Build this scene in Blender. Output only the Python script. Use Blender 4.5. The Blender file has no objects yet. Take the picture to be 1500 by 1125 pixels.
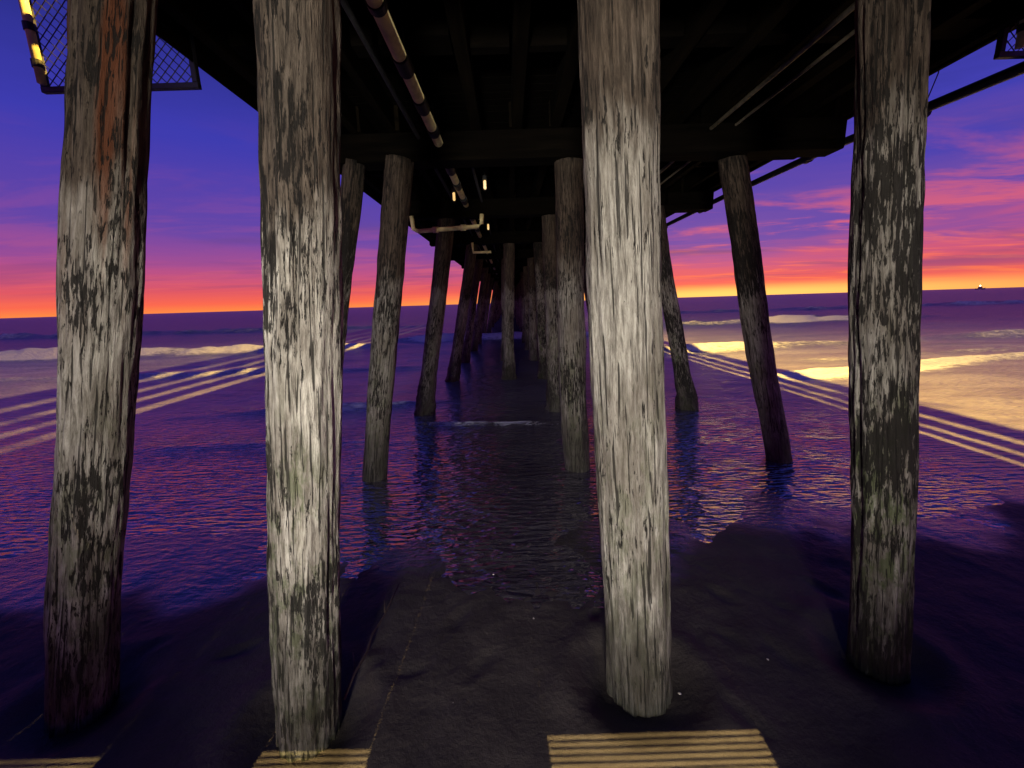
import bpy, math, random
import numpy as np
from mathutils import Vector, Matrix, noise as mn
random.seed(7); np.random.seed(7)
scn=bpy.context.scene
scn.view_settings.view_transform='Standard'; scn.view_settings.look='None'
scn.view_settings.exposure=0; scn.view_settings.gamma=1
COL=scn.collection
# ------------------------------------------------------------ node helpers
class NT:
    def __init__(s,nt): s.nt=nt; s.n=nt.nodes; s.l=nt.links
    def new(s,t,**k):
        nd=s.n.new(t)
        for a,b in k.items(): setattr(nd,a,b)
        return nd
    def put(s,sock,v):
        if v is None: return
        if hasattr(v,'is_linked') or isinstance(v,bpy.types.NodeSocket): s.l.new(v,sock)
        else: sock.default_value=v
    def math(s,op,a,b=None,c=None,clamp=False):
        nd=s.new('ShaderNodeMath',operation=op,use_clamp=clamp)
        s.put(nd.inputs[0],a); s.put(nd.inputs[1],b); s.put(nd.inputs[2],c)
        return nd.outputs[0]
    def vmath(s,op,a,b=None):
        nd=s.new('ShaderNodeVectorMath',operation=op)
        s.put(nd.inputs[0],a); s.put(nd.inputs[1],b)
        return nd.outputs['Value'] if op in('DOT_PRODUCT','LENGTH') else nd.outputs[0]
    def noise(s,vec,scale,detail=4,rough=.55,dist=0):
        nd=s.new('ShaderNodeTexNoise'); s.put(nd.inputs['Vector'],vec)
        nd.inputs['Scale'].default_value=scale; nd.inputs['Detail'].default_value=detail
        nd.inputs['Roughness'].default_value=rough; nd.inputs['Distortion'].default_value=dist
        return nd.outputs['Fac']
    def mapr(s,v,a,b,c=0,d=1,smooth=True):
        nd=s.new('ShaderNodeMapRange'); nd.interpolation_type='SMOOTHSTEP' if smooth else 'LINEAR'
        s.put(nd.inputs['Value'],v)
        for i,x in zip(('From Min','From Max','To Min','To Max'),(a,b,c,d)): nd.inputs[i].default_value=x
        return nd.outputs['Result']
    def mix(s,f,a,b,bt='MIX'):
        nd=s.new('ShaderNodeMix',data_type='RGBA',blend_type=bt)
        s.put(nd.inputs[0],f); s.put(nd.inputs[6],a); s.put(nd.inputs[7],b)
        return nd.outputs[2]
    def ramp(s,v,st):
        nd=s.new('ShaderNodeValToRGB'); s.put(nd.inputs[0],v)
        e=nd.color_ramp.elements
        while len(e)<len(st): e.new(.5)
        for i,(p,c) in enumerate(st): e[i].position=p; e[i].color=(*c,1)
        return nd.outputs[0]
    def scale(s,vec,sc):
        nd=s.new('ShaderNodeMapping'); s.put(nd.inputs['Vector'],vec); nd.inputs['Scale'].default_value=sc
        return nd.outputs[0]
    def bump(s,h,strength,dist,normal=None):
        nd=s.new('ShaderNodeBump'); s.put(nd.inputs['Height'],h)
        nd.inputs['Strength'].default_value=strength; nd.inputs['Distance'].default_value=dist
        if normal is not None: s.put(nd.inputs['Normal'],normal)
        return nd.outputs[0]
def newmat(name):
    m=bpy.data.materials.new(name); m.use_nodes=True
    t=NT(m.node_tree); return m,t,t.n['Principled BSDF']
def C(r,g,b): return (r,g,b,1)
# ------------------------------------------------------------ materials
def wood_pile(name,brown_z,dark,green,light,rust=0.0):
    m,t,P=newmat(name)
    oc=t.new('ShaderNodeTexCoord').outputs['Object']
    rnd=t.new('ShaderNodeObjectInfo').outputs['Random']
    off=t.new('ShaderNodeCombineXYZ')
    for i,k in enumerate((37.,61.,23.)): t.put(off.inputs[i],t.math('MULTIPLY',rnd,k))
    v=t.vmath('ADD',oc,off.outputs[0])
    z=t.new('ShaderNodeSeparateXYZ'); t.put(z.inputs[0],oc); z=z.outputs[2]
    blot=t.noise(t.scale(v,(1,1,.35)),5,4,.6)
    zn=t.math('ADD',z,t.math('MULTIPLY',t.math('SUBTRACT',blot,.5),1.3))
    grain=t.noise(t.scale(v,(1,1,.1)),48,5,.78,.3)
    L=light
    col=t.ramp(grain,[(.27,(.04*L,.035*L,.028*L)),(.43,(.20*L,.187*L,.16*L)),(.56,(.39*L,.372*L,.325*L)),(.75,(.62*L,.6*L,.55*L))])
    col=t.mix(t.mapr(blot,.36,.62,.6,0),col,C(.12,.10,.08))
    bz=t.mapr(zn,brown_z-.1,brown_z+.18)
    brown=t.ramp(grain,[(.3,(.008,.005,.004)),(.5,(.045,.03,.02)),(.75,(.12,.085,.06))])
    col=t.mix(t.math('MULTIPLY',bz,.9),col,brown)  # brown upper wood, darkened further to stand for shade near the top
    if rust:
        rn=t.noise(t.scale(v,(1,1,.03)),9,2)
        col=t.mix(t.math('MULTIPLY',t.mapr(rn,.5,.62),t.mapr(z,1.9,3.0,0,rust)),col,C(.12,.035,.012))
    gn=t.noise(t.scale(v,(1,1,.5)),11,4,.75)
    gz=t.math('MULTIPLY',t.mapr(zn,2.1,1.1),t.mapr(gn,.45,.6))
    col=t.mix(t.math('MULTIPLY',gz,green),col,C(.075,.105,.035))
    d1=t.noise(t.scale(v,(1,1,.13)),62,4,.7,.3)
    d2=t.noise(t.scale(v,(1,1,.6)),2.3,4,.65)
    dm=t.mapr(t.math('ADD',t.math('MULTIPLY',d1,.78),t.math('MULTIPLY',d2,.62)),.775-dark,.81-dark)
    col=t.mix(t.math('MULTIPLY',dm,.94),col,C(.009,.008,.007))
    ck=t.noise(t.scale(v,(1,1,.03)),70,2,.5,.2)
    cm=t.mapr(ck,.6,.635)
    col=t.mix(t.math('MULTIPLY',cm,.85),col,C(.01,.009,.008))
    wet_fade=t.mapr(zn,1.1,.1)  # damp foot, plus fading light low on the pile put into the colour
    col=t.mix(t.math('MULTIPLY',wet_fade,.75),col,C(.02,.021,.016))
    t.put(P.inputs['Base Color'],col)
    t.put(P.inputs['Roughness'],t.mapr(wet_fade,0,1,.85,.55))
    P.inputs['Specular IOR Level'].default_value=.25
    h=t.math('SUBTRACT',grain,t.math('MULTIPLY',dm,.25)); h=t.math('SUBTRACT',h,t.math('MULTIPLY',cm,.5))
    t.put(P.inputs['Normal'],t.bump(h,1.0,.02))
    return m
M_P1=wood_pile('wood_piling_a',2.75,.025,.45,.95,.8)
M_P2=wood_pile('wood_piling_b',2.5,.055,.65,1.42)
M_P3=wood_pile('wood_piling_c',2.85,-.02,.3,1.05)
M_P4=wood_pile('wood_piling_d',2.95,.09,.75,.75)
M_PG=wood_pile('wood_piling_e',2.5,.045,.4,.62)
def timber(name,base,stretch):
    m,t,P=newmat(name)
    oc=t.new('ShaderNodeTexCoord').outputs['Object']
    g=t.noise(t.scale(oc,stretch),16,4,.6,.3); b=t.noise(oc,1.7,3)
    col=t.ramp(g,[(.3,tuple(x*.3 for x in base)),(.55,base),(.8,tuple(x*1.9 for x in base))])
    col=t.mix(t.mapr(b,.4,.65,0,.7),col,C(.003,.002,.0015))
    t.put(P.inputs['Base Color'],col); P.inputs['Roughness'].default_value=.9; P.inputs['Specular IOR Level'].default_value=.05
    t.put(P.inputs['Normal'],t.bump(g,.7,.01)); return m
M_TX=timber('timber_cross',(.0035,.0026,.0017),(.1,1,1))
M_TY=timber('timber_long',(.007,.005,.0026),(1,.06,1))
def simple(name,c,rough,metal=0,var=.5,sc=20):
    m,t,P=newmat(name)
    oc=t.new('ShaderNodeTexCoord').outputs['Object']
    n=t.noise(oc,sc,3,.65)
    t.put(P.inputs['Base Color'],t.mix(t.mapr(n,.4,.68,0,var),C(*c),C(*[x*.15 for x in c])))
    P.inputs['Roughness'].default_value=rough; P.inputs['Metallic'].default_value=metal
    return m
M_PVC=simple('cream_pvc',(.8,.68,.34),.5,0,.3,9)
M_DPIPE=simple('dark_iron',(.02,.02,.022),.5,.3)
M_GPIPE=simple('galvanised_steel',(.12,.10,.07),.5,.3,.6,12)
M_WIRE=simple('fence_wire',(.05,.05,.06),.5,.5,.3,40)
M_SHELL=simple('shell_white',(.6,.56,.5),.5,0,.4,60)
M_TWIG=simple('twig_bark',(.07,.05,.035),.7,0,.5,40)
M_DECK=simple('deck_top',(.12,.11,.1),.9,0,.5,6)
M_HULL=simple('boat_hull',(.3,.3,.32),.5,0,.2,1)
# ------------------------------------------------------------ mesh helpers
def mesh_obj(name,v,f,mat,parent=None,smooth=False):
    me=bpy.data.meshes.new(name); me.from_pydata(v,[],f); me.update()
    if smooth: me.polygons.foreach_set('use_smooth',[True]*len(me.polygons))
    o=bpy.data.objects.new(name,me); COL.objects.link(o); me.materials.append(mat)
    if parent: o.parent=parent
    return o
def empty(name,loc=(0,0,0)):
    o=bpy.data.objects.new(name,None); COL.objects.link(o); o.location=loc; return o
class B:
    def __init__(s): s.v=[]; s.f=[]
    def box(s,x0,x1,y0,y1,z0,z1,c=.008):
        d=(x1-x0,y1-y0,z1-z0); a=d.index(max(d)); o=[i for i in range(3) if i!=a]
        lo=(x0,y0,z0); hi=(x1,y1,z1); c=min(c,d[o[0]]*.3,d[o[1]]*.3)
        p,q=o; prof=[(lo[p]+c,lo[q]),(hi[p]-c,lo[q]),(hi[p],lo[q]+c),(hi[p],hi[q]-c),(hi[p]-c,hi[q]),(lo[p]+c,hi[q]),(lo[p],hi[q]-c),(lo[p],lo[q]+c)]
        n=len(s.v)
        for e in (lo[a],hi[a]):
            for u,w in prof:
                k=[0,0,0]; k[a]=e; k[p]=u; k[q]=w; s.v.append(tuple(k))
        flip=(a==1)
        for i in range(8):
            j=(i+1)%8; f=(n+i,n+j,n+8+j,n+8+i); s.f.append(f[::-1] if flip else f)
        a1=tuple(n+i for i in range(7,-1,-1)); b1=tuple(n+8+i for i in range(8))
        s.f.append(a1[::-1] if flip else a1); s.f.append(b1[::-1] if flip else b1)
    def tube(s,pts,r,seg=12):
        pts=[Vector(p) for p in pts]; n0=len(s.v)
        rr=r if isinstance(r,(list,tuple)) else [r]*len(pts)
        for i,p in enumerate(pts):
            d=(pts[min(i+1,len(pts)-1)]-pts[max(i-1,0)]).normalized()
            up=Vector((0,0,1)) if abs(d.z)<.9 else Vector((1,0,0))
            a=d.cross(up).normalized(); b=a.cross(d)
            for k in range(seg):
                t=2*math.pi*k/seg; s.v.append(tuple(p+(a*math.cos(t)+b*math.sin(t))*rr[i]))
        for i in range(len(pts)-1):
            for k in range(seg):
                j=(k+1)%seg; s.f.append((n0+i*seg+k,n0+i*seg+j,n0+(i+1)*seg+j,n0+(i+1)*seg+k))
        s.f.append(tuple(n0+k for k in range(seg))[::-1]); e=n0+(len(pts)-1)*seg
        s.f.append(tuple(e+k for k in range(seg)))
    def obj(s,name,mat,parent=None,smooth=False): return mesh_obj(name,s.v,s.f,mat,parent,smooth)
# ------------------------------------------------------------ pilings
def pile_mesh(b,L,r0,r1,seg,rings,seed,mussel,lo=-.6):
    n0=len(b.v)
    for i in range(rings+1):
        z=lo+(L-lo)*i/rings; f=max(0,z)/L
        cx=.03*mn.noise(Vector((z*.6,seed*3.1,0))); cy=.03*mn.noise(Vector((z*.6,seed*3.1,9)))
        for k in range(seg):
            t=2*math.pi*k/seg; ct,st=math.cos(t),math.sin(t)
            r=r0+(r1-r0)*f
            r*=1+.07*mn.noise(Vector((ct*1.2,st*1.2,z*1.1+seed*7)))
            r+=.014*mn.noise(Vector((ct*4,st*4,z*.9+seed*5)))+.009*mn.noise(Vector((ct*9,st*9,z*4.5+seed)))
            g=mn.noise(Vector((ct*7,st*7,z*.35+seed*11)))
            if g>.22: r-=.04*(g-.22)
            if mussel and z<.75:
                q=mn.noise(Vector((ct*2,st*2,z*4+seed)))
                r+=max(0,(.8-max(z,-.1))/.8)*(.05+.09*q+.03*mn.noise(Vector((ct*6,st*6,z*14))))
            b.v.append((cx+ct*r,cy+st*r,z))
    for i in range(rings):
        for k in range(seg):
            j=(k+1)%seg; b.f.append((n0+i*seg+k,n0+i*seg+j,n0+(i+1)*seg+j,n0+(i+1)*seg+k))
    b.f.append(tuple(n0+rings*seg+k for k in range(seg)))
ZCAP=3.78
near=[
 (-2.535,1.98,-1.587,3.47,.148,.13,M_P1),(-1.145,1.82,-.7735,3.35,.155,.143,M_P2),
 (.684,2.0,.488,3.43,.182,.16,M_P3),(2.178,2.11,1.746,3.47,.142,.125,M_P4),
 (-1.853,5.04,-1.218,3.70,.155,.155,M_PG),(.836,5.17,.7375,3.72,.165,.165,M_PG),
 (3.60,5.26,2.68,3.81,.15,.15,M_PG),(-2.55,5.08,-1.76,3.65,.12,.12,M_P4),
 (-1.83,8.25,-1.136,3.8,.16,.16,M_PG),(.90,8.2,.806,3.8,.15,.15,M_PG),(3.54,8.0,2.72,3.8,.15,.15,M_P4),
 (-1.735,11.8,-.946,3.9,.15,.15,M_PG),(-.095,11.8,.03,3.9,.15,.15,M_PG),(.95,11.8,.85,3.9,.15,.15,M_P4),(3.4,11.8,2.7,3.9,.15,.15,M_PG)]
holes=[]
for i,(bx,by,tx,tz,r0,r1,mt) in enumerate(near):
    base=Vector((bx,by,0)); d=Vector((tx-bx,0,tz)); k=(ZCAP+.04)/tz; L=d.length*k
    b=B(); far=by>4
    pile_mesh(b,L,r0,r1,40 if far else 80,90 if far else 230,i+1,by>7)
    o=b.obj('wooden_piling' if i==0 else 'wooden_piling.%03d'%i,mt,None,True)
    o.location=base; o.rotation_mode='QUATERNION'
    o.rotation_quaternion=d.to_track_quat('Z','Y')
    holes.append((bx,by,r0))
bents=[2.0,5.14,8.15,11.8]; y=15.6
while y<190: bents.append(y); y+=3.75
b=B()
for i,y in enumerate(bents[4:]):
    for j,(bx,tx) in enumerate(((-1.75,-1.0),(-.15,-.02),(.85,.8),(1.55,1.3),(3.4,2.7))):
        n0=len(b.v); q=B(); jit=random.uniform(-.12,.12)
        pile_mesh(q,3.85,.15,.14,14,22 if i<12 else 8,i*5+j,True,-1.5)
        for (vx,vy,vz) in q.v:
            b.v.append((vx+bx+jit+(tx-bx)*max(vz,-1.5)/3.8,vy+y,vz))
        b.f+= [tuple(n0+a for a in f) for f in q.f]
b.obj('distant_pier_pilings',M_PG,None,True)
# ------------------------------------------------------------ pier deck
deck=empty('pier_deck')
XL,XR=-2.28,3.86; YE=194
b=B()
for i,y in enumerate([-4.5,-1.1]+bents):
    j=random.uniform(-.01,.01)
    b.box(-2.12,3.79,y-.16,y+.14,ZCAP+j,ZCAP+.3+j,.012)
    if 2<=i<12:
        b.box(2.35,3.55+random.uniform(-.1,.2),y+.145,y+.30,ZCAP+.03,ZCAP+.26,.01)
        b.box(2.9,3.66,y-.30,y-.165,ZCAP+.08,ZCAP+.27,.01)
        b.box(-1.9,-.9,y+.145,y+.27,ZCAP+.06,ZCAP+.28,.01)
b.obj('pile_caps',M_TX,deck)
b=B(); ys=[-8.0,-4.5,-1.1]+bents+[YE]
xs=np.linspace(-2.1,3.7,14)
for a in range(len(ys)-1):
    for x in xs:
        jx=random.uniform(-.035,.035); jz=random.uniform(-.012,.0)
        w=random.uniform(.04,.06)
        b.box(x+jx-w,x+jx+w,ys[a]-.18,ys[a+1]+.12,ZCAP+.315+jz,ZCAP+.56,.006)
b.obj('stringers',M_TY,deck)
b=B(); y=-8.
while y<34:
    b.box(XL+random.uniform(-.03,.02),XR+random.uniform(-.02,.04),y,y+.137,ZCAP+.565,ZCAP+.61,.006); y+=.145
b.obj('planks',M_TX,deck)
b=B(); b.box(XL+.03,XR-.03,-8,YE,ZCAP+.612,ZCAP+.67)  # deck slab, also added over the planks to stop lamp light leaking through
b.obj('deck_light_seal',M_DECK,deck)
b=B(); b.box(XL-.05,XL-.002-.03,-8,YE,ZCAP+.26,ZCAP+.665); b.box(XR+.045,XR+.1,-8,YE,ZCAP+.36,ZCAP+.665)
b.obj('fascia',M_TY,deck)
b=B()
for X in (XL-.02,XR+.02):
    for z0,z1 in ((4.60,4.76),(4.87,5.02),(5.12,5.30),(5.40,5.62)): b.box(X-.02,X+.02,-8,YE,z0,z1)
b.obj('railing_boards',M_TY,deck)
b=B(); y=-7.
while y<80:
    for X in (XL-.085,XR+.15): b.box(X-.04,X+.04,y-.04,y+.04,4.1,5.6)
    y+=2.4
b.obj('railing_posts',M_TY,deck)
b=B()
for a in range(2,14):
    ym=(ys[a]+ys[a+1])/2
    for x in xs[:-1]:
        b.box(x+.07,x+.375,ym-.03+random.uniform(-.1,.1),ym+.03+random.uniform(.1,.12),ZCAP+.36,ZCAP+.55,.005)
b.obj('blocking',M_TX,deck)
# ------------------------------------------------------------ pipes
pp=empty('drain_pipe')
b=B(); b.tube([(-.72,-1,3.93),(-.74,8,3.98),(-.75,30,4.0)],.05,20); b.obj('pipe_run',M_PVC,pp,True)
b=B()
for y,h in ((2.62,.05),(2.8,.03),(3.42,.10),(4.05,.10),(4.62,.06),(5.8,.15),(6.6,.1),(7.5,.12),(9,.1),(10.4,.1),(12.8,.1)):  # dark sleeves added to stand for unlit stretches of the pipe
    b.tube([(-.727,y-h,3.95),(-.727,y+h,3.95)],.06,20)
    b.box(-.742,-.712,y-.02,y+.02,4.0,4.2)
b.obj('shade_sleeves_straps',M_DPIPE,pp)
b=B(); b.tube([(-.95,-1,4.02),(-.95,30,4.02)],.022,10); b.tube([(-.45,5.2,4.03),(-.45,30,4.03)],.022,10)
b.obj('small_conduits',M_DPIPE,pp,True)
up=empty('plastic_pipe_bracket')
b=B(); b.tube([(-1.72,7.85,3.78),(-1.70,7.85,3.56),(-1.62,7.85,3.52),(-.52,7.85,3.57),(-.46,7.85,3.62),(-.45,7.85,3.78)],.04,12)
b.tube([(-.95,11.5,3.80),(-.93,11.5,3.55),(-.45,11.5,3.55)],.035,10)
b.obj('pipe',M_PVC,up,True)
b=B()
for x in (-1.3,-.8): b.tube([(x-.05,7.85,3.535 if x<-1 else 3.558),(x+.05,7.85,3.535 if x<-1 else 3.56)],.055,12)
b.obj('fittings',M_PVC,up,True)
cp=empty('utility_pipe')
b=B(); b.tube([(4.03,1.0,3.84),(4.03,3.5,3.86),(4.0,5.5,3.95),(3.98,8,3.98),(4.0,60,3.99)],.045,14); b.obj('pipe',M_DPIPE,cp,True)
b=B()
for y in (3.1,4.35,5.9,7.4,9,11,14):
    z=3.87 if y<4.5 else 3.96
    b.tube([(4.02,y-.04,z),(4.02,y+.04,z)],.06,12)
    b.tube([(4.02,y,z),(3.97,y+.02,4.15),(3.92,y+.05,4.36)],.006,6)
    b.tube([(4.02,y,z),(3.95,y-.18,4.12),(3.90,y-.25,4.36)],.005,6)
b.obj('hangers',M_DPIPE,cp)
cd=empty('electrical_conduit')
b=B(); b.tube([(2.33,-1,4.03),(2.28,6,4.02),(2.25,40,4.0)],.02,10); b.tube([(2.55,-1,4.05),(2.62,40,4.05)],.014,8)
b.obj('tubes',M_GPIPE,cd,True)
m,t,P=newmat('lamp_glass'); P.inputs['Emission Color'].default_value=C(1,.62,.2); P.inputs['Emission Strength'].default_value=1.0
M_GL=m
for i,(x,y) in enumerate(((-.30,6.3),(-.82,6.9),(-.42,9.6))):
    e=empty('bulkhead_lamp' if i==0 else 'bulkhead_lamp.%03d'%i,(x,y,3.86))
    b=B(); b.tube([(0,0,-.06),(0,0,-.045),(0,0,.05),(0,0,.06)],[.012,.022,.022,.012],12); b.obj('glass',M_GL,e,True)
    b=B(); b.tube([(0,0,.062),(0,0,.12)],.035,12); b.tube([(0,0,.12),(0,0,.3)],.012,8)
    for k in range(4):
        a=math.pi/4+k*math.pi/2; b.tube([(.034*math.cos(a),.034*math.sin(a),.08),(.034*math.cos(a),.034*math.sin(a),-.06),(0,0,-.085)],.004,5)
    b.obj('cage',M_DPIPE,e)
# ------------------------------------------------------------ chain link fences
def fence(name,x0,x1,Y,z0,z1,polex):
    e=empty(name); b=B()
    for z in (z0,z1): b.box(x0,x1,Y-.02,Y+.02,z-.02,z+.02,.004)
    for x in (x0+.02,x1-.02): b.box(x-.02,x+.02,Y-.022,Y+.022,z0+.021,z1-.021,.004)
    b.obj('frame',M_WIRE,e)
    b=B(); p=.075; W=x1-x0; H=z1-z0; c=-H
    while c<W:
        for sgn in (1,-1):
            a0=max(0,c); a1=min(W,c+H)
            if a1-a0>.02:
                q=[]
                for a in (a0,a1):
                    zz=(a-c); zz=zz if sgn>0 else H-zz
                    q.append((x0+a,Y+.004*sgn,z0+zz))
                b.tube(q,.0035,5)
        c+=p
    b.obj('wire_mesh',M_WIRE,e)
    b=B(); b.tube([(polex,Y-.06,z0+.02),(polex,Y-.06,z1)],.028,12); b.obj('post',M_PVC,e,True)
    b=B()
    for z in (z0+.12,z0+.36,z0+.62): b.tube([(polex,Y-.06,z),(polex,Y-.06,z+.05)],.036,12)
    b.box(min(polex,x0),max(polex,x1),Y+.03,Y+.09,z1+.0,z1+.08)
    b.obj('clamps',M_DPIPE,e)
fence('chain_link_fence',-3.5,-2.31,3.52,3.89,5.0,-3.44)
fence('chain_link_fence.001',3.76,5.0,3.52,3.93,5.0,3.86)
# ------------------------------------------------------------ ground height
def sstep(a,b,x):
    t=np.clip((x-a)/(b-a),0,1); return t*t*(3-2*t)
def vnoise(x,y,seed,rows=256):
    rs=np.random.RandomState(seed); g=rs.rand(rows,rows)
    xi=np.floor(x).astype(int); yi=np.floor(y).astype(int); fx=x-xi; fy=y-yi
    fx=fx*fx*(3-2*fx); fy=fy*fy*(3-2*fy)
    a=g[xi%rows,yi%rows]; b_=g[(xi+1)%rows,yi%rows]; c=g[xi%rows,(yi+1)%rows]; d=g[(xi+1)%rows,(yi+1)%rows]
    return (a*(1-fx)+b_*fx)*(1-fy)+(c*(1-fx)+d*fx)*fy-.5
def fbm(x,y,s,oc=4):
    r=0;a=1
    for i in range(oc): r=r+a*vnoise(x*2**i+13.1*i,y*2**i+7.7*i,s+i); a*=.5
    return r
def shore(x): return 3.5+.08*np.clip(x,-9,9)+.5*(vnoise(x*.5+3,x*0,5))+.22*vnoise(x*1.6,x*0,8)
def axis(lo,hi,step,far,g=1.09):
    c=list(np.arange(lo,hi+1e-6,step)); s=step; a=c[-1]
    while a<far: s*=g; a+=s; c.append(a)
    s=step; a=c[0]; pre=[]
    while a>-far: s*=g; a-=s; pre.append(a)
    return np.array(pre[::-1]+c)
def sheet(name,X,Y,Z,mat,attrs={}):
    ny,nx=X.shape; co=np.stack([X,Y,Z],-1).reshape(-1,3).astype(np.float32)
    i=np.arange(ny*nx).reshape(ny,nx); q=np.stack([i[:-1,:-1],i[:-1,1:],i[1:,1:],i[1:,:-1]],-1).reshape(-1,4)
    me=bpy.data.meshes.new(name); me.vertices.add(len(co)); me.vertices.foreach_set('co',co.ravel())
    me.loops.add(q.size); me.loops.foreach_set('vertex_index',q.ravel().astype(np.int32))
    me.polygons.add(len(q)); me.polygons.foreach_set('loop_start',np.arange(0,q.size,4,dtype=np.int32))
    me.polygons.foreach_set('loop_total',np.full(len(q),4,dtype=np.int32))
    me.update(calc_edges=True); me.polygons.foreach_set('use_smooth',np.ones(len(q),bool))
    for k,a in attrs.items():
        at=me.attributes.new(k,'FLOAT','POINT'); at.data.foreach_set('value',a.ravel().astype(np.float32))
    me.materials.append(mat); o=bpy.data.objects.new(name,me); COL.objects.link(o); return o
# sand
ax=axis(-5,5,.028,5200,1.1); ay=axis(.9,5.6,.028,5200,1.1)
X,Y=np.meshgrid(ax,ay)
d=Y-shore(X)
Z=np.where(d<0,-.018*d,-.022*d); Z=np.clip(Z,-2.5,.16)
loc=np.exp(-(np.maximum(0,np.abs(X)-6)/6)**2)*np.exp(-(np.maximum(0,np.abs(Y-3)-6)/6)**2)
Z+=loc*(.022*fbm(X*1.1,Y*1.1,21,3)+.009*fbm(X*4,Y*4,31)*sstep(.8,-.3,d)+.006*fbm(X*14,Y*14,41,3)*sstep(.5,-.6,d))
for bx,by,r in holes:
    rr=np.hypot(X-bx,Y-by)
    Z-= .075*np.exp(-(rr/(r+.13))**4)
    Z+= .018*np.exp(-((rr-(r+.24))/.09)**2)
rs=np.random.RandomState(3)
for k in range(26):
    fx=rs.uniform(-2.6,3.2); fy=rs.uniform(1.2,3.2); a=rs.uniform(0,3.14)
    u=(X-fx)*np.cos(a)+(Y-fy)*np.sin(a); w=-(X-fx)*np.sin(a)+(Y-fy)*np.cos(a)
    q=(u/.13)**2+(w/.05)**2
    Z-= rs.uniform(.005,.016)*np.exp(-q**1.5); Z+=.003*np.exp(-((np.sqrt(q)-1.5)/.35)**2)
for (x0,y0,x1,y1,dep) in ((.1,3.5,.62,2.3,.016),(.35,3.1,.5,1.9,.012),(1.1,3.6,2.0,2.3,.012)):
    tt=np.clip(((X-x0)*(x1-x0)+(Y-y0)*(y1-y0))/((x1-x0)**2+(y1-y0)**2),0,1)
    dd=np.hypot(X-x0-(x1-x0)*tt+.05*vnoise(Y*5,Y*0,6),Y-y0-(y1-y0)*tt)
    Z-=dep*np.exp(-(dd/.035)**2)*(.6+fbm(X*8,Y*8,77,2))
wet=sstep(-.9,.05,d+.8*fbm(X*1.0,Y*1.0,55,4))
m,t,P=newmat('wet_beach_sand')
oc=t.new('ShaderNodeTexCoord').outputs['Object']
w=t.new('ShaderNodeAttribute',attribute_name='wet').outputs['Fac']
n1=t.noise(oc,3,3,.6); n2=t.noise(oc,160,2,.7); n3=t.noise(oc,24,3,.6)
col=t.ramp(n1,[(.3,(.046,.038,.036)),(.6,(.072,.06,.056)),(.8,(.098,.083,.074))])
col=t.mix(t.mapr(n2,.35,.7,0,.5),col,C(.022,.019,.019))
col=t.mix(t.math('MULTIPLY',w,.6),col,C(.012,.011,.013))
t.put(P.inputs['Base Color'],col)
t.put(P.inputs['IOR'],t.mapr(w,.3,1,1.35,3.2))
t.put(P.inputs['Roughness'],t.math('ADD',t.mapr(w,0,1,.62,.12),t.math('MULTIPLY',t.math('SUBTRACT',n1,.5),.15)))
rp=t.noise(t.scale(oc,(1,2.4,1)),7,2,.5,.3)
h=t.math('ADD',t.math('MULTIPLY',n2,.25),t.math('ADD',n3,t.math('MULTIPLY',w,t.math('MULTIPLY',rp,2.5))))
t.put(P.inputs['Normal'],t.bump(h,.5,.016)); M_SAND=m
sheet('sand_beach',X,Y,Z,M_SAND,{'wet':wet})
# sea
ny,nx=480,480
yy=2.6+np.concatenate([np.linspace(0,16,280,endpoint=False),16*np.exp(np.linspace(0,math.log(5000/16),200))])
uu=np.linspace(-1,1,nx); uu=np.sign(uu)*np.abs(uu)**1.25
Y=np.repeat(yy[:,None],nx,1); X=uu[None,:]*(9+2.2*Y)
Z=np.zeros_like(X); foam=np.zeros_like(X)
fade=np.exp(-(Y/120)); dsh=Y-shore(X)
def crest(y0,sl,xa,xb,amp,wd,fo,seed,soft=2.5):
    global Z,foam
    wob=.5*wd*fbm(X*.35,X*0+seed,seed,3)*2
    q=Y-(y0+sl*X)-wob
    env=sstep(xa-soft,xa+soft,X)*sstep(xb+soft,xb-soft,X)*(.55+1.1*np.clip(fbm(X*.22,X*0+3,seed+9,3)+.5,0,1))
    s=np.where(q<0,q/(wd*.45),q/(wd*1.2))
    Z+=amp*env*np.exp(-s**2)*(1+.35*fbm(X*1.5,Y*1.5,seed+5,3))
    fq=np.where(q<0,q/(wd*1.5),q/(wd*.35))
    foam=np.maximum(foam,fo*env*np.exp(-fq**2))
crest(23,.0,-60,-7,.26,1.3,1.15,101,3); crest(26.5,.02,-7,6,.3,1.1,1.1,111)
crest(34,.02,14,34,.32,1.6,1.15,121,5); crest(9.0,.26,7,26,.06,.6,1.15,131,1.2); crest(17,.1,5,30,.16,1.0,.75,141)
crest(12.2,.16,9,24,.05,.8,.75,181,2)
crest(7.3,-.06,-1.6,.9,.03,.2,.7,151,.6); crest(9.4,.1,-6,-2,.05,.5,.6,161); crest(45,0,-90,-10,.3,2,.5,171,8); crest(60,-.03,20,90,.3,2.4,.6,191,8)
crest(6.5,.02,-7,-2,.02,.35,.55,201,1); crest(15,.02,-22,-3,.06,.8,.5,211,2)
sw=sstep(5,14,dsh)
Z+=fade*sw*(.09*fbm(X*.28,Y*.55,301,5)+.02*fbm(X*1.2,Y*2.2,311,4))
near_=sstep(0,1.5,dsh)*sstep(60,10,Y)
Z+=near_*(.010*fbm(X*1.6,Y*3.2,321,4)+.003*fbm(X*6,Y*11,331,3))
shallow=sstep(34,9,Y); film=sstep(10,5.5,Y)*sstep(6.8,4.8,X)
under=sstep(-3.6,-2.4,X)*sstep(5,4,X)  # deck footprint: water colour darkened there to stand for shade
m,t,P=newmat('sea_water')
geo=t.new('ShaderNodeNewGeometry').outputs['Position']
def att(k): return t.new('ShaderNodeAttribute',attribute_name=k).outputs['Fac']
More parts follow.
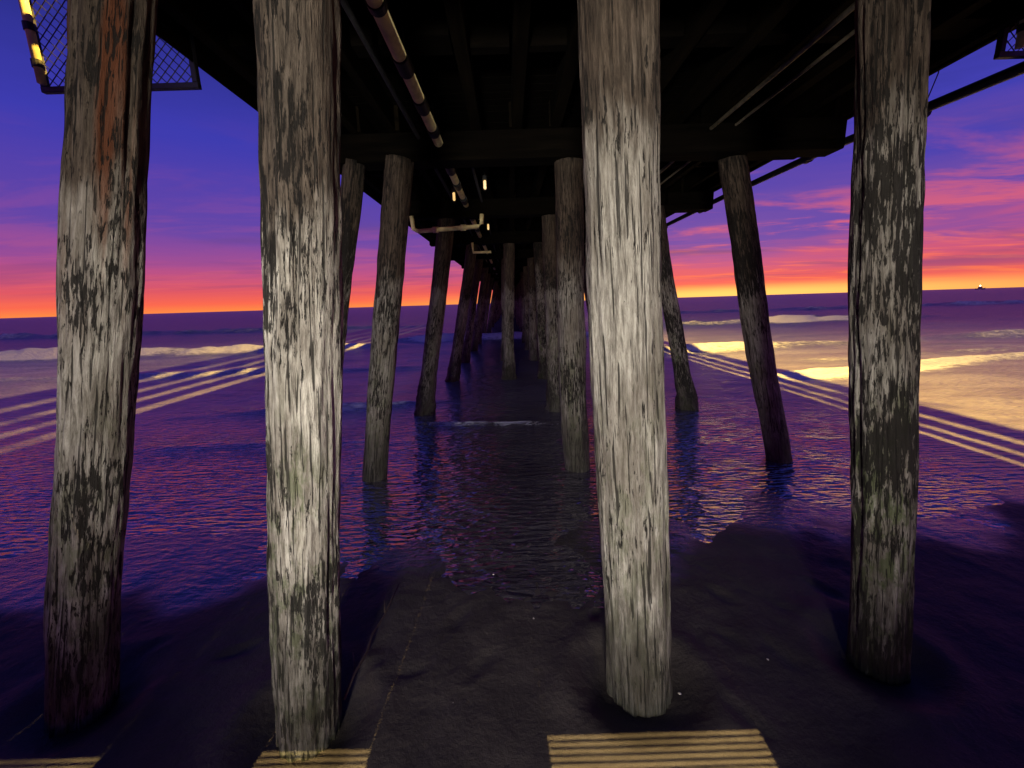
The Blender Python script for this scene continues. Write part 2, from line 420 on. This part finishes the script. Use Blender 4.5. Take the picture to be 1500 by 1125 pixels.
fo=att('foam'); sh=att('shallow'); fi=att('film'); un=att('under')
fn=t.noise(t.scale(geo,(.8,1.7,1)),3.4,6,.78,.8); fl=t.noise(t.scale(geo,(.35,1,1)),.8,4,.65,.6)
fm=t.mapr(t.math('ADD',fo,t.math('MULTIPLY',t.math('SUBTRACT',fn,.5),2.2)),.45,1.05)
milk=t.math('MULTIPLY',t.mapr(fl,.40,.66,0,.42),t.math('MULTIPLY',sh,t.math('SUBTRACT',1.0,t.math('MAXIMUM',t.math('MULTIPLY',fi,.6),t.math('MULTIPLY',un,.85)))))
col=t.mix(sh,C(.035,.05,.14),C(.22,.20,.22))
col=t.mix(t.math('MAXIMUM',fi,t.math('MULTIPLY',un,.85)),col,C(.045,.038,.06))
col=t.mix(milk,col,C(.56,.54,.56))
col=t.mix(fm,col,C(.84,.86,.88))
t.put(P.inputs['Base Color'],col)
t.put(P.inputs['Roughness'],t.math('ADD',t.math('SUBTRACT',.30,t.math('MULTIPLY',fi,.20)),t.math('MULTIPLY',fm,.5)))
t.put(P.inputs['IOR'],t.math('ADD',1.36,t.math('ADD',t.math('MULTIPLY',sh,.9),t.math('MULTIPLY',fi,2.2))))
r1=t.noise(t.scale(geo,(1,2.2,1)),2.4,3,.55,.5); r2=t.noise(t.scale(geo,(.8,3.0,1)),6.0,2,.45,.3)
nn=t.bump(r2,1.0,.05,t.bump(r1,.6,.08))
t.put(P.inputs['Normal'],nn)
sheet('sea_water',X,Y,Z,m,{'foam':foam,'shallow':shallow,'film':film,'under':under})
# ------------------------------------------------------------ beach litter
b=B(); pts=[(-.995,1.91,.05),(-.985,2.05,.075),(-.97,2.22,.06),(-.985,2.36,.055),(-.955,2.55,.05),(-.945,2.7,.06),(-.94,2.86,.05)]
b.tube(pts,[.009,.008,.008,.007,.006,.005,.003],8)
b.tube([(-.955,2.55,.05),(-.99,2.66,.07),(-1.0,2.74,.06)],[.005,.004,.002],6)
b.tube([(-.985,2.05,.07),(-1.03,2.16,.07),(-1.06,2.22,.06)],[.005,.004,.002],6)
b.obj('driftwood_twig',M_TWIG,None,True)
def gz(x,y): return .018*max(0,float(shore(np.array([x]))[0])-y)
def shell(name,x,y,s,rot):
    v=[];f=[];n=10;mm=18
    for i in range(n+1):
        a=i/n*math.pi/2
        for k in range(mm):
            t_=2*math.pi*k/mm; r=math.sin(a)*(1+.06*math.cos(9*t_)); 
            v.append((s*r*math.cos(t_),s*.8*r*math.sin(t_)+s*.25*math.sin(a)**2,s*.5*math.cos(a)))
    for i in range(n):
        for k in range(mm):
            j=(k+1)%mm; f.append((i*mm+k,(i+1)*mm+k,(i+1)*mm+j,i*mm+j))
    o=mesh_obj(name,v,f,M_SHELL,None,True); o.location=(x,y,gz(x,y)+.004); o.rotation_euler=(.15,.1,rot)
for i,(x,y,s) in enumerate(((-.66,1.87,.016),(-.378,1.885,.010),(.883,1.9,.010),(-.62,1.95,.007),(.1,2.5,.007),(-.2,3.0,.009),(1.5,2.1,.008))):
    shell('seashell' if i==0 else 'seashell.%03d'%i,x,y,s,i*1.3)
# boat on the horizon
bt=empty('fishing_boat',(690,612,0))
v=[(-5,-1.4,.2),(4,-1.6,.2),(7,0,.3),(4,1.6,.2),(-5,1.4,.2),(-5.3,-1.8,2),(4,-2,2),(8.4,0,2.8),(4,2,2),(-5.3,1.8,2)]
f=[(0,1,6,5),(1,2,7,6),(2,3,8,7),(3,4,9,8),(4,0,5,9),(5,6,7,8,9),(4,3,2,1,0)]
mesh_obj('hull',v,f,M_HULL,bt)
b=B(); b.box(-2,2,-1.2,1.2,2.01,4.2,.1); b.tube([(-.5,0,4.2),(-.5,0,8)],.08,8); b.obj('wheelhouse',M_HULL,bt)
m,t,P=newmat('boat_lamp'); P.inputs['Emission Color'].default_value=C(1,.85,.6); P.inputs['Emission Strength'].default_value=12
b=B(); b.tube([(-.5,0,5.2),(-.5,0,6.4)],.6,10); b.obj('deck_lamp',m,bt)
# ------------------------------------------------------------ world
W=bpy.data.worlds.new('World'); scn.world=W; W.use_nodes=True
t=NT(W.node_tree); bg=t.n['Background']; out=t.n['World Output']
g=t.new('ShaderNodeTexCoord').outputs['Generated']
se=t.new('ShaderNodeSeparateXYZ'); t.put(se.inputs[0],g); sx,sy,sz=se.outputs
c1=t.noise(t.scale(g,(1.8,1.8,18)),1.6,4,.6,.6)
den=t.math('ADD',t.math('MAXIMUM',sz,0.0),.05)
cv=t.new('ShaderNodeCombineXYZ'); t.put(cv.inputs[0],t.math('DIVIDE',sx,den)); t.put(cv.inputs[1],t.math('DIVIDE',sy,den))
cl=t.noise(t.scale(cv.outputs[0],(.45,1.0,1)),.9,6,.62,.5)
cd2=t.noise(t.scale(cv.outputs[0],(.3,.8,1)),.55,4,.6,.3)
side=t.mapr(sx,-.45,.55,.2,1.0)
amt=t.math('MULTIPLY',t.math('MULTIPLY',t.math('SUBTRACT',c1,.5),t.math('MULTIPLY',side,.22)),t.mapr(sz,.012,.11))
zz=t.math('MAXIMUM',t.math('ADD',sz,amt),.0)
col=t.ramp(t.math('MULTIPLY',zz,2.0),[(0,(1.0,.26,.06)),(.030,(.97,.14,.08)),(.075,(.74,.095,.13)),(.14,(.52,.078,.23)),(.20,(.30,.065,.31)),(.29,(.125,.053,.38)),(.60,(.042,.038,.42)),(1.0,(.010,.016,.16))])
cc=t.ramp(t.math('MULTIPLY',sz,2.0),[(0,(1.0,.22,.07)),(.10,(.95,.16,.10)),(.24,(.75,.11,.17)),(.42,(.36,.075,.28)),(.7,(.08,.04,.33))])
cm=t.math('MULTIPLY',t.mapr(cl,.49,.63),t.math('MULTIPLY',side,t.mapr(sz,.5,.2)))
col=t.mix(t.math('MULTIPLY',cm,.85),col,cc)
dk=t.math('MULTIPLY',t.mapr(cd2,.50,.62),t.math('MULTIPLY',t.mapr(sz,.022,.05),t.mapr(sz,.30,.14)))
col=t.mix(t.math('MULTIPLY',dk,t.math('MULTIPLY',t.mapr(sx,-.6,.4,.45,1.0),.6)),col,C(.13,.045,.20))
gl=t.math('POWER',t.math('MAXIMUM',t.vmath('DOT_PRODUCT',g,(math.sin(math.radians(27)),math.cos(math.radians(27)),0)),0),9.)
gl=t.math('MULTIPLY',gl,t.mapr(sz,.030,.004))
col=t.mix(gl,col,C(1.25,.70,.16))
col=t.mix(t.mapr(sz,-.004,-.02),col,C(.01,.01,.03))
t.put(bg.inputs['Color'],col); bg.inputs['Strength'].default_value=1.0
sky=t.new('ShaderNodeTexSky'); sky.sky_type='NISHITA'; sky.sun_disc=False
sky.sun_elevation=math.radians(0.5); sky.sun_rotation=math.radians(24)
b2=t.new('ShaderNodeBackground'); t.put(b2.inputs[0],sky.outputs[0]); b2.inputs[1].default_value=.01
ad=t.new('ShaderNodeAddShader'); t.l.new(bg.outputs[0],ad.inputs[0]); t.l.new(b2.outputs[0],ad.inputs[1]); t.l.new(ad.outputs[0],out.inputs[0])
# ------------------------------------------------------------ lamps
def spot(name,loc,aim,power,size,blend,col,rad=.03):
    l=bpy.data.lights.new(name,'SPOT'); l.energy=power; l.spot_size=math.radians(size); l.spot_blend=blend; l.color=col; l.shadow_soft_size=rad
    o=bpy.data.objects.new(name,l); COL.objects.link(o); o.location=loc
    o.rotation_mode='QUATERNION'; o.rotation_quaternion=(Vector(aim)-Vector(loc)).to_track_quat('-Z','Y')
for i,y in enumerate((3,14,27,42)):
    l=bpy.data.lights.new('pier_lamp','POINT'); l.energy=12000; l.color=(1,.62,.12); l.shadow_soft_size=.04
    o=bpy.data.objects.new('pier_lamp',l); COL.objects.link(o); o.location=(2.31,y,7.8)
spot('boardwalk_lamp',(-.7,-4,1.9),(-.05,2,2.0),2250,54,.9,(1,.93,.80),.35)
# unseen slit-masked spots added behind the viewer to cast light stripes on sand
def stripe_lamp(name,cx,cy,wid,n,power):
    L=Vector((cx,-1.2-.0,3.55)); T=Vector((cx,cy,0)); D=T-L; dist=D.length; dn=D.normalized()
    q=dn.to_track_quat('-Z','Y'); e=empty(name,L); e.rotation_mode='QUATERNION'; e.rotation_quaternion=q
    k=.45; s=k/dist; w=wid*s/2; pitch=.0026; h=n*pitch/2
    b=B(); R=.16
    b.box(-R,-w,-R,R,-k-.002,-k,.0003); b.box(w,R,-R,R,-k-.002,-k,.0003)
    b.box(-w+.0002,w-.0002,h,R,-k-.002,-k,.0003); b.box(-w+.0002,w-.0002,-R,-h,-k-.002,-k,.0003)
    for i in range(n): b.box(-w+.0002,w-.0002,-h+i*pitch,-h+i*pitch+.0011,-k-.0015,-k-.0005,.0001)
    for a in (-1,1):
        b.box(min(a*R,a*R+a*.004),max(a*R,a*R+a*.004),-R,R,-k,.06,.001)
        b.box(-R,R,min(a*R,a*R+a*.004),max(a*R,a*R+a*.004),-k,.06,.001)
    b.obj('slit_mask',M_DPIPE,e)
    l=bpy.data.lights.new('lamp_'+name,'SPOT'); l.energy=power; l.spot_size=math.radians(34); l.spot_blend=.0; l.color=(1,.74,.28); l.shadow_soft_size=.0008
    o=bpy.data.objects.new('bulb',l); COL.objects.link(o); o.parent=e
stripe_lamp('added_stripe_lamp',.66,1.455,1.05,16,4200)
stripe_lamp('added_stripe_lamp.001',-1.04,1.42,.56,16,3600)
stripe_lamp('added_stripe_lamp.002',-2.42,1.42,.6,16,2000)
# ------------------------------------------------------------ camera
cam=bpy.data.cameras.new('camera'); cam.lens=14.4; cam.sensor_width=36; cam.clip_end=12000; cam.clip_start=.05
co=bpy.data.objects.new('camera',cam); COL.objects.link(co)
th=math.radians(11.25); ro=math.radians(1.755)
f=Vector((0,math.cos(th),-math.sin(th))); u=Vector((0,math.sin(th),math.cos(th))); r=Vector((1,0,0))
r2=r*math.cos(ro)-u*math.sin(ro); u2=u*math.cos(ro)+r*math.sin(ro)
M=Matrix(((r2.x,u2.x,-f.x,0),(r2.y,u2.y,-f.y,0),(r2.z,u2.z,-f.z,2.2),(0,0,0,1)))
co.matrix_world=M; scn.camera=co
